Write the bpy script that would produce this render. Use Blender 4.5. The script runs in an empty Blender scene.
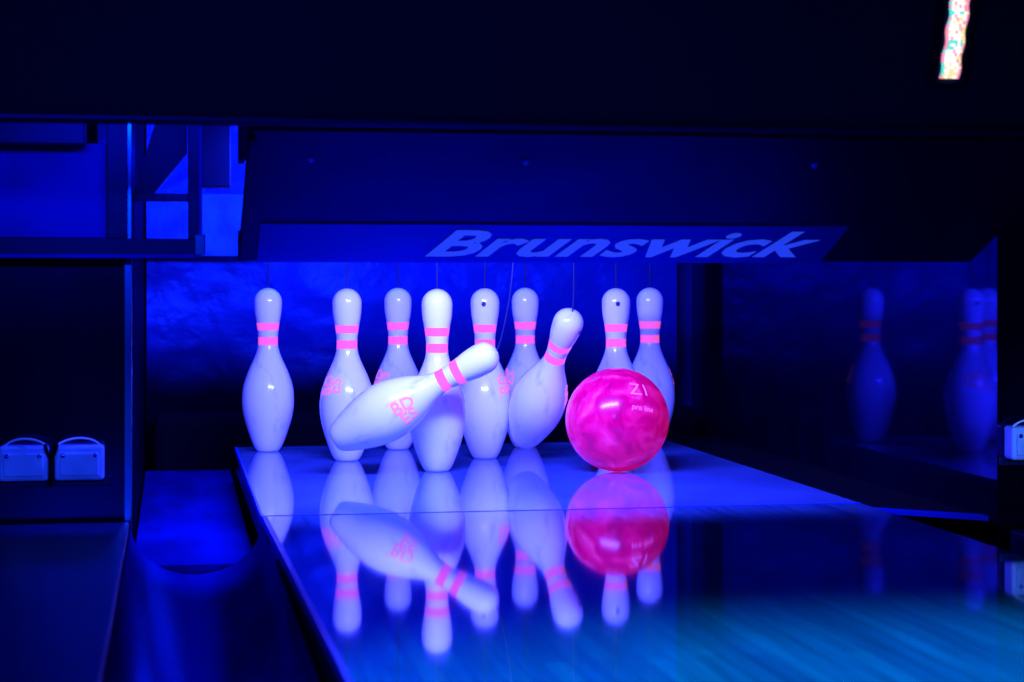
import bpy, bmesh, math, random
from mathutils import Vector, Matrix, noise
random.seed(4)
S=bpy.context.scene
COL=S.collection
S.view_settings.view_transform='Standard'
S.view_settings.look='None'

# ---------------------------------------------------------------- materials
def mat(name, col, rough=0.5, metal=0.0, emis=None, es=0.0, spec=0.5, coat=0.0,
        noise_scale=None, col2=None, nfac=(0.4,0.6), stretch=(1,1,1), bump=0.0, bscale=20, bstretch=(1,1,1), rvar=0.0, tint=None):
    m=bpy.data.materials.new(name); m.use_nodes=True
    nt=m.node_tree; b=nt.nodes['Principled BSDF']
    b.inputs['Base Color'].default_value=(*col,1)
    b.inputs['Roughness'].default_value=rough
    b.inputs['Metallic'].default_value=metal
    b.inputs['Specular IOR Level'].default_value=spec
    if tint: b.inputs['Specular Tint'].default_value=(*tint,1)
    b.inputs['Coat Weight'].default_value=coat
    b.inputs['Coat Roughness'].default_value=0.03
    if emis:
        b.inputs['Emission Color'].default_value=(*emis,1)
        b.inputs['Emission Strength'].default_value=es
    tc=nt.nodes.new('ShaderNodeTexCoord')
    def mp(st):
        q=nt.nodes.new('ShaderNodeMapping'); q.inputs['Scale'].default_value=st
        nt.links.new(tc.outputs['Object'],q.inputs['Vector']); return q
    if col2 is not None:
        q=mp(stretch)
        n=nt.nodes.new('ShaderNodeTexNoise'); n.inputs['Scale'].default_value=noise_scale; n.inputs['Detail'].default_value=6
        nt.links.new(q.outputs[0],n.inputs['Vector'])
        r=nt.nodes.new('ShaderNodeValToRGB')
        r.color_ramp.elements[0].position=nfac[0]; r.color_ramp.elements[1].position=nfac[1]
        r.color_ramp.elements[0].color=(*col,1); r.color_ramp.elements[1].color=(*col2,1)
        nt.links.new(n.outputs['Fac'],r.inputs[0]); nt.links.new(r.outputs[0],b.inputs['Base Color'])
        if rvar>0:
            mr=nt.nodes.new('ShaderNodeMapRange'); mr.inputs['To Min'].default_value=max(0,rough-rvar); mr.inputs['To Max'].default_value=rough+rvar
            nt.links.new(n.outputs['Fac'],mr.inputs[0]); nt.links.new(mr.outputs[0],b.inputs['Roughness'])
    if bump>0:
        q=mp(bstretch)
        n=nt.nodes.new('ShaderNodeTexNoise'); n.inputs['Scale'].default_value=bscale; n.inputs['Detail'].default_value=4
        nt.links.new(q.outputs[0],n.inputs['Vector'])
        bp=nt.nodes.new('ShaderNodeBump'); bp.inputs['Strength'].default_value=bump; bp.inputs['Distance'].default_value=0.01
        nt.links.new(n.outputs['Fac'],bp.inputs['Height']); nt.links.new(bp.outputs[0],b.inputs['Normal'])
    return m

def tinted(name,diff,diff2,gloss,rough,nscale=5,bump=0.0,bscale=5,stretch=(1,1,1)):
    """tinted lacquer: coloured diffuse + coloured gloss layer"""
    m=bpy.data.materials.new(name); m.use_nodes=True
    nt=m.node_tree; L=nt.links.new; nt.nodes.remove(nt.nodes['Principled BSDF'])
    out=[n for n in nt.nodes if n.type=='OUTPUT_MATERIAL'][0]
    tc=nt.nodes.new('ShaderNodeTexCoord'); mp=nt.nodes.new('ShaderNodeMapping'); mp.inputs['Scale'].default_value=stretch; L(tc.outputs['Object'],mp.inputs[0])
    n=nt.nodes.new('ShaderNodeTexNoise'); n.inputs['Scale'].default_value=nscale; n.inputs['Detail'].default_value=6; L(mp.outputs[0],n.inputs['Vector'])
    r=nt.nodes.new('ShaderNodeValToRGB'); r.color_ramp.elements[0].position=0.4; r.color_ramp.elements[1].position=0.6
    r.color_ramp.elements[0].color=(*diff,1); r.color_ramp.elements[1].color=(*diff2,1); L(n.outputs['Fac'],r.inputs[0])
    d=nt.nodes.new('ShaderNodeBsdfDiffuse'); L(r.outputs[0],d.inputs['Color'])
    g=nt.nodes.new('ShaderNodeBsdfAnisotropic'); g.inputs['Color'].default_value=(*gloss,1)
    mr=nt.nodes.new('ShaderNodeMapRange'); mr.inputs['To Min'].default_value=rough*0.7; mr.inputs['To Max'].default_value=rough*1.3
    L(n.outputs['Fac'],mr.inputs[0]); L(mr.outputs[0],g.inputs['Roughness'])
    a=nt.nodes.new('ShaderNodeAddShader'); L(d.outputs[0],a.inputs[0]); L(g.outputs[0],a.inputs[1]); L(a.outputs[0],out.inputs['Surface'])
    if bump>0:
        n2=nt.nodes.new('ShaderNodeTexNoise'); n2.inputs['Scale'].default_value=bscale; L(tc.outputs['Object'],n2.inputs['Vector'])
        bp=nt.nodes.new('ShaderNodeBump'); bp.inputs['Strength'].default_value=bump; bp.inputs['Distance'].default_value=0.01
        L(n2.outputs['Fac'],bp.inputs['Height']); L(bp.outputs[0],g.inputs['Normal'])
    return m

M={}
BT=(0.03,0.2,1.0)
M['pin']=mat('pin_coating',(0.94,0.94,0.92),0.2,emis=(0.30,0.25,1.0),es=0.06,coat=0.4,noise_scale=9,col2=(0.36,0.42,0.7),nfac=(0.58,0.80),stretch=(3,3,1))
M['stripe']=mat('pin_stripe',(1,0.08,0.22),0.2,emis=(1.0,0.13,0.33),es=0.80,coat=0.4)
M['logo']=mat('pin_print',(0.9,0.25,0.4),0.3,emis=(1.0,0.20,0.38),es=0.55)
M['hole']=mat('hole_black',(0.005,0.005,0.02),0.6)
M['string']=mat('string_cord',(0.003,0.003,0.02),0.8)
M['deck']=mat('deck_synthetic',(0.11,0.22,0.42),0.06,coat=0.35,noise_scale=4,col2=(0.08,0.16,0.34),rvar=0.02)
M['dark']=mat('painted_black',(0.0015,0.003,0.018),0.4,noise_scale=6,col2=(0.003,0.005,0.034),tint=BT)
M['black']=mat('cushion_black',(0.001,0.001,0.003),0.9,spec=0.05)
M['matte']=mat('matte_navy',(0.006,0.011,0.022),0.7,spec=0.2,tint=BT)
M['wall']=tinted('kickback_laminate',(0.0003,0.0006,0.005),(0.0002,0.0004,0.003),(0.016,0.020,0.105),0.05,bump=0.012,bscale=5)
M['cab']=tinted('cabinet_laminate',(0.0003,0.0006,0.006),(0.0002,0.0004,0.003),(0.0012,0.012,0.08),0.15,bump=0.04)
M['bluepanel']=mat('blue_sheet_metal',(0.001,0.006,0.45),0.45,noise_scale=5,col2=(0.001,0.003,0.2),bump=0.15,bscale=8,tint=BT)
M['brightplate']=mat('galvanised_plate',(0.004,0.04,0.24),0.35,0.2,noise_scale=9,col2=(0.002,0.012,0.08),bump=0.2,bscale=12,tint=BT)
M['chrome']=mat('steel_trim',(0.15,0.3,0.8),0.18,1.0)
M['gutter']=tinted('gutter_plastic',(0.0003,0.003,0.07),(0.0005,0.005,0.12),(0.003,0.025,0.16),0.22,stretch=(2,0.5,1))
M['edge']=mat('lane_edge_trim',(0.01,0.06,0.9),0.3,tint=BT)
M['dimedge']=mat('gutter_lip_trim',(0.002,0.02,0.25),0.4,tint=BT,spec=0.2)
M['visor']=tinted('visor_black',(0.0002,0.0006,0.009),(0.0002,0.0005,0.007),(0.0008,0.004,0.045),0.40)
M['band']=tinted('visor_band',(0.0007,0.005,0.20),(0.0006,0.004,0.14),(0.001,0.012,0.10),0.4,nscale=3)
M['brand']=mat('visor_lettering',(0.01,0.08,0.4),0.5,emis=(0.025,0.08,1.0),es=0.55,tint=BT,spec=0.1)
M['box']=mat('box_plastic',(0.35,0.5,0.9),0.35,noise_scale=12,col2=(0.22,0.33,0.7))
M['wire']=mat('wire_white',(0.6,0.7,0.9),0.4)

def curtainmat():
    m=bpy.data.materials.new('curtain_vinyl'); m.use_nodes=True
    nt=m.node_tree; b=nt.nodes['Principled BSDF']; L=nt.links.new
    tc=nt.nodes.new('ShaderNodeTexCoord')
    n=nt.nodes.new('ShaderNodeTexNoise'); n.inputs['Scale'].default_value=5; n.inputs['Detail'].default_value=7; L(tc.outputs['Object'],n.inputs['Vector'])
    cr=nt.nodes.new('ShaderNodeValToRGB'); cr.color_ramp.elements[0].position=0.30; cr.color_ramp.elements[1].position=0.78
    cr.color_ramp.elements[0].color=(0.001,0.010,0.15,1); cr.color_ramp.elements[1].color=(0.0006,0.005,0.085,1); L(n.outputs['Fac'],cr.inputs[0])
    # light falloff into the pit, painted in: curtain colour darkens downward
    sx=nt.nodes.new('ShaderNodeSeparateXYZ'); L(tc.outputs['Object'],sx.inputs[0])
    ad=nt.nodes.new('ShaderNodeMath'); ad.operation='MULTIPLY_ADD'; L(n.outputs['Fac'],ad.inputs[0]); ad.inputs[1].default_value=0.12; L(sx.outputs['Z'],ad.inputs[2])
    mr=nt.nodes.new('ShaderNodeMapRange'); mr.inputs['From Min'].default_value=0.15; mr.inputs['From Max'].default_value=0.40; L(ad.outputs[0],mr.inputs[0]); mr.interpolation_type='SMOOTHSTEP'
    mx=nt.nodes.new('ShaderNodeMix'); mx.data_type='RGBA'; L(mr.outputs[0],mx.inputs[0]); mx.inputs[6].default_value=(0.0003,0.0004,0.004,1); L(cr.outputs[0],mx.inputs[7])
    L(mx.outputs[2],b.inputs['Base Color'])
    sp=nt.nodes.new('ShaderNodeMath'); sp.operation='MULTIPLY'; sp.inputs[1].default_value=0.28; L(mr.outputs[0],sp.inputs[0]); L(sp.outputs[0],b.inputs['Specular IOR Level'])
    b.inputs['Specular Tint'].default_value=(0.05,0.25,1,1); b.inputs['Roughness'].default_value=0.33
    mp=nt.nodes.new('ShaderNodeMapping'); mp.inputs['Scale'].default_value=(1.0,1,1.2); L(tc.outputs['Object'],mp.inputs[0])
    n2=nt.nodes.new('ShaderNodeTexVoronoi'); n2.feature='SMOOTH_F1'; n2.inputs['Scale'].default_value=17; n2.inputs['Smoothness'].default_value=0.5
    n3=nt.nodes.new('ShaderNodeTexNoise'); n3.inputs['Scale'].default_value=9; n3.inputs['Detail'].default_value=4; L(mp.outputs[0],n3.inputs['Vector'])
    av=nt.nodes.new('ShaderNodeMix'); av.data_type='RGBA'; av.inputs[0].default_value=0.12; L(mp.outputs[0],av.inputs[6]); L(n3.outputs['Color'],av.inputs[7]); L(av.outputs[2],n2.inputs['Vector'])
    ad2=nt.nodes.new('ShaderNodeMath'); ad2.operation='MULTIPLY_ADD'; L(n2.outputs['Distance'],ad2.inputs[0]); ad2.inputs[1].default_value=0.6; L(n3.outputs['Fac'],ad2.inputs[2])
    bp=nt.nodes.new('ShaderNodeBump'); bp.inputs['Strength'].default_value=0.38; bp.inputs['Distance'].default_value=0.01; L(ad2.outputs[0],bp.inputs['Height']); L(bp.outputs[0],b.inputs['Normal'])
    return m
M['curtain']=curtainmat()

def wood():
    m=bpy.data.materials.new('lane_wood'); m.use_nodes=True
    nt=m.node_tree; b=nt.nodes['Principled BSDF']; L=nt.links.new
    tc=nt.nodes.new('ShaderNodeTexCoord')
    mp=nt.nodes.new('ShaderNodeMapping'); mp.inputs['Rotation'].default_value=(0,0,math.radians(90))
    L(tc.outputs['Object'],mp.inputs[0])
    br=nt.nodes.new('ShaderNodeTexBrick')
    br.inputs['Scale'].default_value=1.0; br.inputs['Brick Width'].default_value=1.3; br.inputs['Row Height'].default_value=0.0273
    br.inputs['Mortar Size'].default_value=0.0006
    br.inputs['Color1'].default_value=(0.03,0.10,0.20,1); br.inputs['Color2'].default_value=(0.06,0.17,0.28,1); br.inputs['Mortar'].default_value=(0.01,0.03,0.08,1)
    L(mp.outputs[0],br.inputs['Vector'])
    m2=nt.nodes.new('ShaderNodeMapping'); m2.inputs['Scale'].default_value=(30,1.5,1); L(tc.outputs['Object'],m2.inputs[0])
    n=nt.nodes.new('ShaderNodeTexNoise'); n.inputs['Scale'].default_value=2.5; n.inputs['Detail'].default_value=6; L(m2.outputs[0],n.inputs['Vector'])
    mx=nt.nodes.new('ShaderNodeMix'); mx.data_type='RGBA'; mx.blend_type='MULTIPLY'; mx.inputs[0].default_value=0.6
    cr=nt.nodes.new('ShaderNodeValToRGB'); cr.color_ramp.elements[0].position=0.3; cr.color_ramp.elements[1].position=0.65
    cr.color_ramp.elements[0].color=(0.35,0.35,0.35,1)
    L(n.outputs['Fac'],cr.inputs[0]); L(br.outputs['Color'],mx.inputs[6]); L(cr.outputs[0],mx.inputs[7]); L(mx.outputs[2],b.inputs['Base Color'])
    b.inputs['Roughness'].default_value=0.045; b.inputs['Specular IOR Level'].default_value=0.4; b.inputs['Coat Weight'].default_value=0.1; b.inputs['Coat Roughness'].default_value=0.02
    return m
M['wood']=wood()

def ballmat():
    m=bpy.data.materials.new('ball_marbled_urethane'); m.use_nodes=True
    nt=m.node_tree; b=nt.nodes['Principled BSDF']; L=nt.links.new
    tc=nt.nodes.new('ShaderNodeTexCoord')
    n=nt.nodes.new('ShaderNodeTexNoise'); n.inputs['Scale'].default_value=22; n.inputs['Detail'].default_value=10; n.inputs['Distortion'].default_value=1.0
    L(tc.outputs['Object'],n.inputs['Vector'])
    cr=nt.nodes.new('ShaderNodeValToRGB'); e=cr.color_ramp.elements
    e[0].position=0.33; e[0].color=(0.52,0.0,0.12,1); e[1].position=0.80; e[1].color=(1.0,0.10,0.42,1)
    x=cr.color_ramp.elements.new(0.48); x.color=(0.74,0.0,0.16,1)
    x=cr.color_ramp.elements.new(0.62); x.color=(0.88,0.008,0.22,1)
    L(n.outputs['Fac'],cr.inputs[0]); L(cr.outputs[0],b.inputs['Emission Color'])
    mx=nt.nodes.new('ShaderNodeMix'); mx.data_type='RGBA'; mx.blend_type='MULTIPLY'; mx.inputs[0].default_value=1; L(cr.outputs[0],mx.inputs[6]); mx.inputs[7].default_value=(1,1,0.26,1)
    L(mx.outputs[2],b.inputs['Base Color'])
    b.inputs['Emission Strength'].default_value=0.50
    b.inputs['Roughness'].default_value=0.2; b.inputs['Coat Weight'].default_value=0.1; b.inputs['Specular IOR Level'].default_value=0.35
    return m
M['ball']=ballmat()

# ---------------------------------------------------------------- mesh helpers
def finish(bm,name,mats,smooth=False,parent=None,bevel=0):
    me=bpy.data.meshes.new(name); bm.normal_update(); bm.to_mesh(me); bm.free()
    for m in mats: me.materials.append(M[m])
    if smooth:
        for p in me.polygons: p.use_smooth=True
    o=bpy.data.objects.new(name,me); COL.objects.link(o)
    if parent: o.parent=parent
    if bevel:
        md=o.modifiers.new('bevel','BEVEL'); md.width=bevel; md.segments=2; md.limit_method='ANGLE'
    return o
def addbox(bm,x0,x1,y0,y1,z0,z1,mi=0):
    v=[bm.verts.new(p) for p in [(x0,y0,z0),(x1,y0,z0),(x1,y1,z0),(x0,y1,z0),(x0,y0,z1),(x1,y0,z1),(x1,y1,z1),(x0,y1,z1)]]
    for f in [(3,2,1,0),(4,5,6,7),(0,1,5,4),(1,2,6,5),(2,3,7,6),(3,0,4,7)]:
        q=bm.faces.new([v[i] for i in f]); q.material_index=mi
def box(name,x0,x1,y0,y1,z0,z1,m,parent=None,bevel=0):
    bm=bmesh.new(); addbox(bm,x0,x1,y0,y1,z0,z1); return finish(bm,name,[m],parent=parent,bevel=bevel)
def prism_z(bm,prof,z0,z1,mi=0):
    a=[bm.verts.new((x,y,z0)) for x,y in prof]; b=[bm.verts.new((x,y,z1)) for x,y in prof]
    n=len(prof)
    for i in range(n):
        f=bm.faces.new([a[i],a[(i+1)%n],b[(i+1)%n],b[i]]); f.material_index=mi
    bm.faces.new(a[::-1]).material_index=mi; bm.faces.new(b).material_index=mi
def empty(name,loc=(0,0,0)):
    e=bpy.data.objects.new(name,None); e.location=loc; e.empty_display_size=0.05; COL.objects.link(e); return e
def tube(name,pts,r,m,parent=None):
    c=bpy.data.curves.new(name,'CURVE'); c.dimensions='3D'; c.bevel_depth=r; c.bevel_resolution=3
    s=c.splines.new('NURBS'); s.points.add(len(pts)-1)
    for i,p in enumerate(pts): s.points[i].co=(*p,1)
    s.use_endpoint_u=True; s.order_u=min(4,len(pts)); c.materials.append(M[m])
    o=bpy.data.objects.new(name,c); COL.objects.link(o)
    if parent:
        o.parent=parent; o.matrix_parent_inverse=parent.matrix_world.inverted()
    return o
def text_mesh(txt,size,offset=0.0,shear=0.0,cuts=2,sx=1.0,spacing=1.0,line=0.9):
    c=bpy.data.curves.new('t','FONT'); c.body=txt; c.size=size; c.offset=offset; c.shear=shear
    c.align_x='CENTER'; c.align_y='CENTER'; c.space_character=spacing; c.space_line=line; c.resolution_u=3
    o=bpy.data.objects.new('t',c); COL.objects.link(o)
    dg=bpy.context.evaluated_depsgraph_get(); me=bpy.data.meshes.new_from_object(o.evaluated_get(dg))
    bm=bmesh.new(); bm.from_mesh(me); bmesh.ops.triangulate(bm,faces=bm.faces)
    if cuts: bmesh.ops.subdivide_edges(bm,edges=bm.edges,cuts=cuts,use_grid_fill=True)
    bm.verts.index_update()
    vs=[(v.co.x*sx,v.co.y) for v in bm.verts]; fs=[[v.index for v in f.verts] for f in bm.faces]
    bm.free(); bpy.data.objects.remove(o); bpy.data.curves.remove(c); bpy.data.meshes.remove(me)
    return vs,fs

# ---------------------------------------------------------------- bowling pins
IN=0.0254
PR=[(0,2.031),(0.75,2.828),(2.25,3.906),(3.375,4.510),(4.5,4.766),(5.875,4.563),(7.25,3.703),(8.625,2.472),(9.375,1.965),(10,1.797),(10.875,1.870),(11.75,2.094),(12.625,2.406),(13.5,2.547)]
def prad(z):
    h=z/IN
    if h>=13.5:
        t=1.2735**2-(h-13.7265)**2
        return math.sqrt(max(t,0))*IN
    for i in range(len(PR)-1):
        if PR[i][0]<=h<=PR[i+1][0]:
            p0=PR[max(i-1,0)];p1=PR[i];p2=PR[i+1];p3=PR[min(i+2,len(PR)-1)]
            m1=(p2[1]-p0[1])/(p2[0]-p0[0]) if i>0 else (p2[1]-p1[1])/(p2[0]-p1[0])
            m2=(p3[1]-p1[1])/(p3[0]-p1[0])
            d=p2[0]-p1[0]; t=(h-p1[0])/d
            v=(2*t**3-3*t*t+1)*p1[1]+(t**3-2*t*t+t)*m1*d+(-2*t**3+3*t*t)*p2[1]+(t**3-t*t)*m2*d
            return v/2*IN
    return PR[0][1]/2*IN
TXT=text_mesh('BD\nES',0.036,offset=0.0006,cuts=2,line=0.72)
TXT2=text_mesh('crown pro',0.010,offset=0.0,cuts=1)
SB=[(9.75,10.5),(11.1,11.8)]
def pin_mesh(logo=0.0,hole=None,small=False):
    bm=bmesh.new(); N=56
    hs=[0.0,0.08,0.25,0.5]
    h=0.75
    while h<13.5: hs.append(h); h+=0.25
    for a,b in SB: hs+= [a,b]
    for k in range(1,14):
        a=k/14*math.pi/2; hs.append(13.7265+1.2735*math.sin(a) if k>1 else 13.7265)
    hs=sorted(set(round(x,4) for x in hs))
    rings=[]
    for h in hs:
        r=prad(h*IN) if h>0.1 else (0.0235 if h==0 else 0.0262)
        rings.append([bm.verts.new((r*math.cos(2*math.pi*i/N),r*math.sin(2*math.pi*i/N),h*IN)) for i in range(N)])
    for k in range(len(hs)-1):
        mid=(hs[k]+hs[k+1])/2; mi=1 if any(a<mid<b for a,b in SB) else 0
        for i in range(N):
            f=bm.faces.new([rings[k][i],rings[k][(i+1)%N],rings[k+1][(i+1)%N],rings[k+1][i]]); f.material_index=mi
    bm.faces.new(rings[0][::-1])
    t=bm.verts.new((0,0,15*IN))
    for i in range(N): bm.faces.new([rings[-1][i],rings[-1][(i+1)%N],t])
    def wrap(T,ang,zc,rot90=False,off=0.0005):
        vs=[]
        for x,y in T[0]:
            if rot90: x,y=-y,x
            z=zc+y; r=prad(z)+off; a=-math.pi/2+ang+x/max(prad(zc),0.02)
            vs.append(bm.verts.new((r*math.cos(a),r*math.sin(a),z)))
        for f in T[1]:
            try: bm.faces.new([vs[i] for i in f]).material_index=2
            except ValueError: pass
    if logo is not None:
        wrap(TXT,logo,0.168,rot90=True); wrap(TXT2,logo-0.55,0.16,rot90=True)
    if hole is not None:
        r0=0.0050; c=13.6*IN
        vs=[]; K=16
        for i in range(K):
            x=r0*math.cos(2*math.pi*i/K); z=c+r0*1.1*math.sin(2*math.pi*i/K); r=prad(z)+0.0006; a=-math.pi/2+hole+x/prad(c)
            vs.append(bm.verts.new((r*math.cos(a),r*math.sin(a),z)))
        f=bm.faces.new(vs); f.material_index=3
    return bm
def make_pin(loc,logo,hole,axis=None,spin=0.0,string=None):
    o=finish(pin_mesh(logo,hole),'bowling_pin',['pin','stripe','logo','hole'],smooth=True)
    if axis is None:
        o.matrix_world=Matrix.Translation(loc)
    else:
        z=Vector(axis).normalized(); y=(Vector((0,1,0))-z*z.y).normalized(); x=y.cross(z)
        R=Matrix((x,y,z)).transposed().to_4x4()
        o.matrix_world=Matrix.Translation(loc)@R@Matrix.Rotation(spin,4,'Z')
    bpy.context.view_layer.update()
    top=o.matrix_world@Vector((0,0,0.379))
    if string is None: string=[top,top+Vector((0,0,0.2)),top+Vector((0,0,0.62))]
    else: string=[top]+string
    tube('pin_cord',string,0.0017,'string',parent=o)
    return o
R4=4.47;R3=4.206;R2=3.942
for x,y,lg,h in [(0.2209,R4,2.6,None),(0.526,R4,-1.0,None),(0.832,R4,-1.2,None),(1.139,R4,1.9,None),
                 (0.3815,R3,-0.80,None),(0.691,R3,1.0,-0.25),(0.9926,R3,0.2,-0.1),(0.546,R2,2.6,None)]:
    make_pin((x,y,0.0006),lg,h)
b=Vector((0.328,3.88,0.074)); t=Vector((0.6435,3.775,0.257))
make_pin(b,0.25,None,axis=t-b,string=[Vector((0.648,3.77,0.262)),Vector((0.66,3.74,0.33)),Vector((0.672,3.70,0.45)),Vector((0.679,3.678,1.0))])
b=Vector((0.772,4.17,0.040)); t=Vector((0.834,3.935,0.333))
make_pin(b,1.6,0.9,axis=t-b,string=[Vector((0.840,3.935,0.36)),Vector((0.838,3.94,0.45)),Vector((0.832,3.95,1.0))])

# ---------------------------------------------------------------- bowling ball
BR=0.108
bm=bmesh.new(); bmesh.ops.create_uvsphere(bm,u_segments=72,v_segments=48,radius=BR)
def ball_text(T,lon,lat,rot=0.0,mi=1):
    vs=[]
    for x,y in T[0]:
        x,y=x*math.cos(rot)-y*math.sin(rot),x*math.sin(rot)+y*math.cos(rot)
        la=lat+y/BR; lo=-math.pi/2+lon+x/(BR*math.cos(lat)); r=BR+0.0005
        vs.append(bm.verts.new((r*math.cos(la)*math.cos(lo),r*math.cos(la)*math.sin(lo),r*math.sin(la))))
    for f in T[1]:
        try: bm.faces.new([vs[i] for i in f]).material_index=mi
        except ValueError: pass
ball_text(text_mesh('Z1',0.040),0.34,0.66,-0.15)
ball_text(text_mesh('pro line',0.016,cuts=1),0.30,0.28,-0.2)
for (lo,la) in [(-2.3,0.5),(-2.05,0.62),(-2.15,0.25)]:
    vs=[]
    for i in range(20):
        a=2*math.pi*i/20; l2=la+0.11*math.sin(a); o2=-math.pi/2+lo+0.11*math.cos(a)/math.cos(la); r=BR+0.0006
        vs.append(bm.verts.new((r*math.cos(l2)*math.cos(o2),r*math.cos(l2)*math.sin(o2),r*math.sin(l2))))
    bm.faces.new(vs).material_index=2
M['ballprint']=mat('ball_print',(1,0.24,0.26),0.3,emis=(1,0.20,0.45),es=0.42)
ball=finish(bm,'bowling_ball',['ball','ballprint','hole'],smooth=True); ball.location=(0.914,3.862,BR+0.0006)

# ---------------------------------------------------------------- lane + deck
LX0,LX1=0.152,1.215
bm=bmesh.new(); prism_z(bm,[(0.225,-1.2),(LX1,-1.2),(LX1,3.24),(0.158,3.24)],-0.06,0.0,0)
prism_z(bm,[(0.217,-1.2),(0.225,-1.2),(0.158,3.24),(0.150,3.24)],-0.014,0.0005,1)
finish(bm,'bowling_lane',['wood','edge'])
bm=bmesh.new(); addbox(bm,LX0,LX1,3.241,4.59,-0.06,0.0,0); addbox(bm,LX0-0.004,LX0,3.241,4.59,-0.012,0.0005,1)
addbox(bm,LX0,LX1,3.2405,3.2465,-0.001,0.0006,1)
finish(bm,'pin_deck',['deck','edge'])

def gutter(x0,x1,y0,y1,parent=None):
    bm=bmesh.new(); n=16; rr=[]
    for y in (y0,y1):
        row=[]
        for i in range(n+1):
            a=math.pi*i/n; row.append(bm.verts.new(((x0+x1)/2-(x1-x0)/2*math.cos(a),y,-0.015-0.085*math.sin(a))))
        rr.append(row)
    for i in range(n): bm.faces.new([rr[0][i],rr[0][i+1],rr[1][i+1],rr[1][i]])
    return finish(bm,'gutter',['gutter'],smooth=True)
gutter(-0.068,0.150,-1.2,3.27); gutter(1.217,1.418,-1.2,2.95)
bm=bmesh.new()
prof=[(-0.066,3.28)]+[(0.082+0.06*math.sin(a),3.34-0.06*math.cos(a)) for a in [i*math.pi/16 for i in range(9)]]+[(0.146,4.90),(-0.066,4.90)]
prism_z(bm,prof,-0.104,-0.084,0)
finish(bm,'flat_gutter',['gutter','edge'],bevel=0.002)
bm=bmesh.new()
prism_z(bm,[(1.218,3.27),(1.418,3.10),(1.418,4.9),(1.218,4.9)],-0.03,-0.018,0)
prism_z(bm,[(1.218,3.255),(1.395,3.10),(1.395,3.13),(1.218,3.285)],-0.018,-0.010,1)
finish(bm,'flat_gutter',['black','dimedge'])
bm=bmesh.new(); addbox(bm,-0.9,-0.07,-1.2,3.22,-0.12,-0.002,0); finish(bm,'lane_divider',['dark'],bevel=0.004)
bm=bmesh.new(); addbox(bm,1.42,2.4,-1.2,3.07,-0.12,-0.03,0); finish(bm,'lane_divider',['dark'],bevel=0.004)
box('floor',-1.2,2.8,-1.6,5.5,-0.36,-0.34,'matte')
box('pit_cushion',-0.05,1.40,4.92,4.99,-0.34,0.06,'black',bevel=0.03)

# ---------------------------------------------------------------- room shell
box('wall_left',-0.14,-0.07,3.71,5.1,-0.34,1.3,'cab')
box('wall_right',1.42,1.50,3.12,5.1,-0.34,1.3,'wall')
box('wall_back',-1.2,2.8,5.1,5.16,-0.34,1.3,'dark')
box('ceiling',-1.2,2.8,2.68,5.16,1.3,1.34,'dark')

bm=bmesh.new(); NX,NZ=150,80; g=[]
for j in range(NZ+1):
    row=[]
    for i in range(NX+1):
        x=-0.065+1.42*i/NX; z=-0.15+1.2*j/NZ
        y=5.03+0.007*noise.noise(Vector((x*3,z*7,1)))+0.003*noise.noise(Vector((x*9,z*14,5)))+0.008*math.sin(x*9+2*noise.noise(Vector((x,z*2,0))))
        row.append(bm.verts.new((x,y,z)))
    g.append(row)
for j in range(NZ):
    for i in range(NX): bm.faces.new([g[j][i],g[j][i+1],g[j+1][i+1],g[j+1][i]])
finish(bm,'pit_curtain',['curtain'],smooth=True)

# ---------------------------------------------------------------- sweep visor with lettering
vis=empty('sweep_visor',(0.75,3.0,0.5))
def par(o,p):
    bpy.context.view_layer.update(); o.parent=p; o.matrix_parent_inverse=p.matrix_world.inverted()
YB,ZB,YT,ZT=3.15,0.432,2.70,0.612
d=Vector((0,YT-YB,ZT-ZB)); L=d.length; d.normalize()
up=d
nrm=Vector((0,-up.z,up.y))
if nrm.z>0: nrm=-nrm
X0,X1=0.107,1.385
def vp(x,s,o): return Vector((x,YB,ZB))+up*s+nrm*o
def slab(bm,x0,x1,s0,s1,o0,o1,mi=0):
    v=[bm.verts.new(vp(x,s,o)) for o in (o0,o1) for x,s in ((x0,s0),(x1,s0),(x1,s1),(x0,s1))]
    for f in [(3,2,1,0),(4,5,6,7),(0,1,5,4),(1,2,6,5),(2,3,7,6),(3,0,4,7)]:
        bm.faces.new([v[i] for i in f]).material_index=mi
bm=bmesh.new(); slab(bm,X0,X1,0,L,-0.014,0)
bmesh.ops.recalc_face_normals(bm,faces=bm.faces); par(finish(bm,'visor_panel',['visor'],bevel=0.003),vis)
bm=bmesh.new(); slab(bm,X0+0.03,X1-0.28,0.0,0.158,0,0.003)
bmesh.ops.recalc_face_normals(bm,faces=bm.faces); par(finish(bm,'visor_band',['band']),vis)
bm=bmesh.new(); addbox(bm,X0,X1,YB+0.0,YB+0.022,ZB,ZB+0.05)
addbox(bm,X0,X0+0.01,2.72,3.17,ZT-0.02,ZT+0.05); par(finish(bm,'visor_lip',['visor'],bevel=0.002),vis)
T=text_mesh('Brunswick',0.125,offset=0.0035,shear=0.35,cuts=0,sx=1.0,spacing=1.02)
xs=[v[0] for v in T[0]]; ys=[v[1] for v in T[0]]; w=max(xs)-min(xs); hh=max(ys)-min(ys)
bm=bmesh.new(); vs=[]
for x,y in T[0]:
    X=0.412+(x-min(xs))/w*0.662; s=0.028+(y-min(ys))/hh*0.112
    vs.append(bm.verts.new(vp(X,s,0.0042)))
for f in T[1]:
    try: bm.faces.new([vs[i] for i in f])
    except ValueError: pass
par(finish(bm,'visor_lettering',['brand']),vis)
bm=bmesh.new()
for x in (0.20,0.52,0.97):
    c=vp(x,0.39,0.0)
    r=bmesh.ops.create_uvsphere(bm,u_segments=12,v_segments=8,radius=0.005)
    for v in r['verts']: v.co=v.co+c
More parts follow.
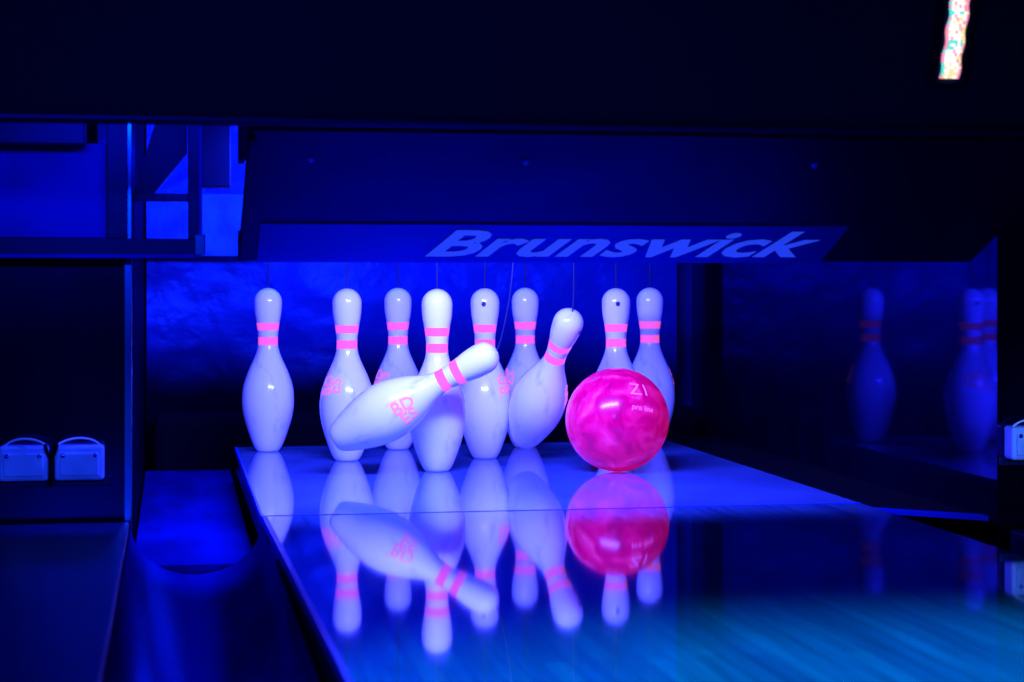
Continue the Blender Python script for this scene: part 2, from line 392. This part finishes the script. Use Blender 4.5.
par(finish(bm,'visor_rivets',['edge'],smooth=True),vis)

# ---------------------------------------------------------------- masking unit above the lane
bm=bmesh.new(); addbox(bm,-1.2,2.8,2.60,2.64,0.620,1.34,0); addbox(bm,-1.2,2.8,2.588,2.655,0.613,0.621,1)
mk=finish(bm,'masking_panel',['matte','visor'],bevel=0.002)

# ---------------------------------------------------------------- LED display
led=empty('led_display',(1.09,2.55,0.74))
for nm,c,e in (('led_white',(1,0.88,0.86),1.3),('led_pink',(1,0.28,0.5),1.1),('led_cyan',(0.1,0.8,0.75),1.1),('led_amber',(1,0.72,0.35),1.2)):
    M[nm]=mat(nm,(0.02,0.02,0.02),0.5,emis=c,es=e)
bm=bmesh.new(); cols=8; rows=36; pw=0.0036
for j in range(rows):
    zz=0.6875+j*0.0046; sh=0.026*(j/rows)+0.0014*math.sin(j*0.75)
    for i in range(cols):
        x=1.077+sh+i*pw
        q=random.random()
        mi=0 if q<0.72 else (1 if q<0.88 else 3)
        if j in (9,10,11,20): mi=2 if q<0.7 else 0
        if i==0 : mi=1 if q<0.7 else 2
        if i==cols-1: mi=3 if q<0.5 else 1
        if j<5 and 0<i<cols-1: mi=3 if q<0.35 else 0
        addbox(bm,x,x+pw*0.9,2.556,2.560,zz,zz+0.0038,mi)
par(finish(bm,'led_pixels',['led_white','led_pink','led_cyan','led_amber']),led)
bm=bmesh.new(); v=[bm.verts.new(p) for p in [(1.072,2.562,0.68),(1.112,2.562,0.68),(1.140,2.562,0.86),(1.099,2.562,0.86),(1.072,2.599,0.68),(1.112,2.599,0.68),(1.140,2.599,0.86),(1.099,2.599,0.86)]]
for f in [(0,1,2,3),(7,6,5,4),(0,4,5,1),(1,5,6,2),(2,6,7,3),(3,7,4,0)]: bm.faces.new([v[i] for i in f])
par(finish(bm,'led_housing',['matte']),led)

# ---------------------------------------------------------------- machine frame, left
fr=empty('machine_frame',(-0.1,3.2,0.5))
def fb(nm,*a,m='dark',bv=0.002): o=box(nm,*a,m,bevel=bv); par(o,fr); return o
fb('side_cabinet',-0.9,-0.075,3.26,3.7,-0.12,0.44,m='cab')
fb('blue_cover',-0.9,-0.107,3.24,3.30,0.470,0.628,m='bluepanel')
fb('cross_beam',-0.9,0.046,3.17,3.235,0.438,0.468)
fb('beam_lip',-0.9,0.046,3.165,3.172,0.436,0.442,m='bluepanel',bv=0.0005)
fb('upright',-0.106,-0.070,3.20,3.26,0.468,0.72)
fb('steel_edge',-0.072,-0.066,3.19,3.20,0.468,0.66,m='chrome',bv=0.0005)
fb('corner_trim',-0.078,-0.066,3.235,3.25,-0.10,0.436,m='chrome',bv=0.0005)
fb('hanger',0.026,0.046,3.17,3.20,0.468,0.72)
fb('hanger_edge',0.044,0.049,3.165,3.17,0.45,0.66,m='bluepanel',bv=0.0005)
fb('hanger_foot',0.036,0.054,3.155,3.17,0.44,0.475,m='chrome')
fb('rail',-0.066,0.03,3.3,3.33,0.535,0.548)
fb('upper_rail',-0.9,-0.14,3.18,3.24,0.622,0.70)
fb('back_plate',-0.065,0.22,4.9,4.915,0.46,0.62,m='brightplate')
bm=bmesh.new()
pr=[(-0.066,0.55),(-0.03,0.55),(0.026,0.62),(0.026,0.70),(-0.02,0.70)]
a=[bm.verts.new((x,3.34,z)) for x,z in pr]; b_=[bm.verts.new((x,3.36,z)) for x,z in pr]
for i in range(5): bm.faces.new([a[i],a[(i+1)%5],b_[(i+1)%5],b_[i]])
bm.faces.new(a); bm.faces.new(b_[::-1]); par(finish(bm,'gusset',['dark']),fr)
fb('motor_housing',0.05,0.10,3.3,3.36,0.56,0.70)

def jbox(x0,y,z0,w,n):
    e=empty('junction_box',(x0,y,z0))
    for k in range(n):
        a=x0+k*w
        o=box('housing',a+0.004,a+w-0.006,y-0.035,y,z0,z0+0.058,'box',bevel=0.005); par(o,e)
        o=box('cover',a+0.012,a+w-0.014,y-0.039,y-0.034,z0+0.008,z0+0.046,'box',bevel=0.002); par(o,e)
        bm=bmesh.new()
        for sx in (0.018,w-0.020):
            r=bmesh.ops.create_uvsphere(bm,u_segments=10,v_segments=6,radius=0.004)
            for v in r['verts']: v.co=v.co+Vector((a+sx,y-0.039,z0+0.042))
        par(finish(bm,'screws',['chrome'],smooth=True),e)
    o=box('mounting_rail',x0-0.005,x0+n*w+0.006,y-0.008,y+0.001,z0-0.012,z0+0.004,'dark',bevel=0.002); par(o,e)
    c=x0+w-0.001
    o=tube('cable_fork',[(c-0.010,y-0.045,z0+0.062),(c-0.006,y-0.047,z0+0.045),(c,y-0.047,z0+0.035),(c+0.006,y-0.047,z0+0.045),(c+0.010,y-0.045,z0+0.062)],0.003,'black'); par(o,e)
    o=tube('cable_stem',[(c,y-0.047,z0+0.038),(c,y-0.047,z0+0.015),(c,y-0.044,z0-0.008)],0.0035,'black'); par(o,e)
    for k in range(n):
        a=x0+k*w; sg=1 if k==0 else -1; c=a+w/2
        o=tube('wire',[(c-sg*0.035,y-0.02,z0+0.054),(c-sg*0.025,y-0.02,z0+0.068),(c+sg*0.012,y-0.03,z0+0.073),(c+sg*0.030,y-0.042,z0+0.064),(c+sg*0.036,y-0.044,z0+0.060)],0.0016,'wire')
        par(o,e)
jbox(-0.285,3.258,0.068,0.090,2)
jbox(1.426,3.116,0.088,0.09,2)
box('division_cabinet',1.505,2.6,3.118,3.7,-0.34,1.2,'cab')
# ---------------------------------------------------------------- lights
def area(name,loc,target,sx,sy,power,col,spread=180):
    l=bpy.data.lights.new(name,'AREA'); l.shape='RECTANGLE'; l.size=sx; l.size_y=sy; l.energy=power; l.color=col; l.spread=math.radians(spread)
    o=bpy.data.objects.new(name,l); COL.objects.link(o); o.location=loc
    o.rotation_euler=(Vector(target)-Vector(loc)).to_track_quat('-Z','Y').to_euler(); return o
def spot(name,loc,target,ang,power,col,blend=0.8,rad=0.05):
    l=bpy.data.lights.new(name,'SPOT'); l.energy=power; l.color=col; l.spot_size=math.radians(ang); l.spot_blend=blend; l.shadow_soft_size=rad
    o=bpy.data.objects.new(name,l); COL.objects.link(o); o.location=loc
    o.rotation_euler=(Vector(target)-Vector(loc)).to_track_quat('-Z','Y').to_euler(); return o
area('deck_lamp',(0.48,3.22,0.64),(0.66,4.5,0.12),0.6,0.08,135,(0.044,0.052,1.0))
area('curtain_lamp',(0.45,4.55,1.0),(0.4,5.03,0.55),1.0,0.06,28,(0.0,0.04,1.0))
area('machine_fill',(-0.10,2.76,0.70),(-0.12,3.24,0.52),0.35,0.05,2.4,(0.0,0.03,1.0))  # added fill, hidden behind the masking, to brighten the left machine panel
spot('house_spot_blue',(-0.3,0.6,0.85),(0.5,3.1,0.2),54,60,(0.0,0.06,1.0))
spot('box_fill_spot',(0.1,1.6,0.45),(-0.20,3.24,0.09),13,45,(0.04,0.12,1.0),blend=0.6)  # unseen fill added to brighten the left junction boxes
spot('box_fill_spot',(1.3,1.6,0.45),(1.50,3.10,0.11),13,90,(0.12,0.30,1.0),blend=0.6)  # matching added fill for the right junction boxes
spot('house_spot_teal',(0.9,0.9,1.6),(0.8,1.20,0.0),64,560,(0.0,0.38,1.0),blend=0.5)
w=bpy.data.worlds.new('World'); S.world=w; w.use_nodes=True
w.node_tree.nodes['Background'].inputs[0].default_value=(0.0,0.04,1,1); w.node_tree.nodes['Background'].inputs[1].default_value=0.03

# ---------------------------------------------------------------- camera
cd=bpy.data.cameras.new('camera'); cd.sensor_width=36; cd.lens=36*1900/1024; cd.shift_y=-61/1024; cd.clip_start=0.05
cd.dof.use_dof=True; cd.dof.focus_distance=3.95; cd.dof.aperture_fstop=5.6
cam=bpy.data.objects.new('camera',cd); COL.objects.link(cam); cam.location=(0,0,0.40)
cam.rotation_euler=(math.radians(90),0,math.radians(-10.146)); S.camera=cam
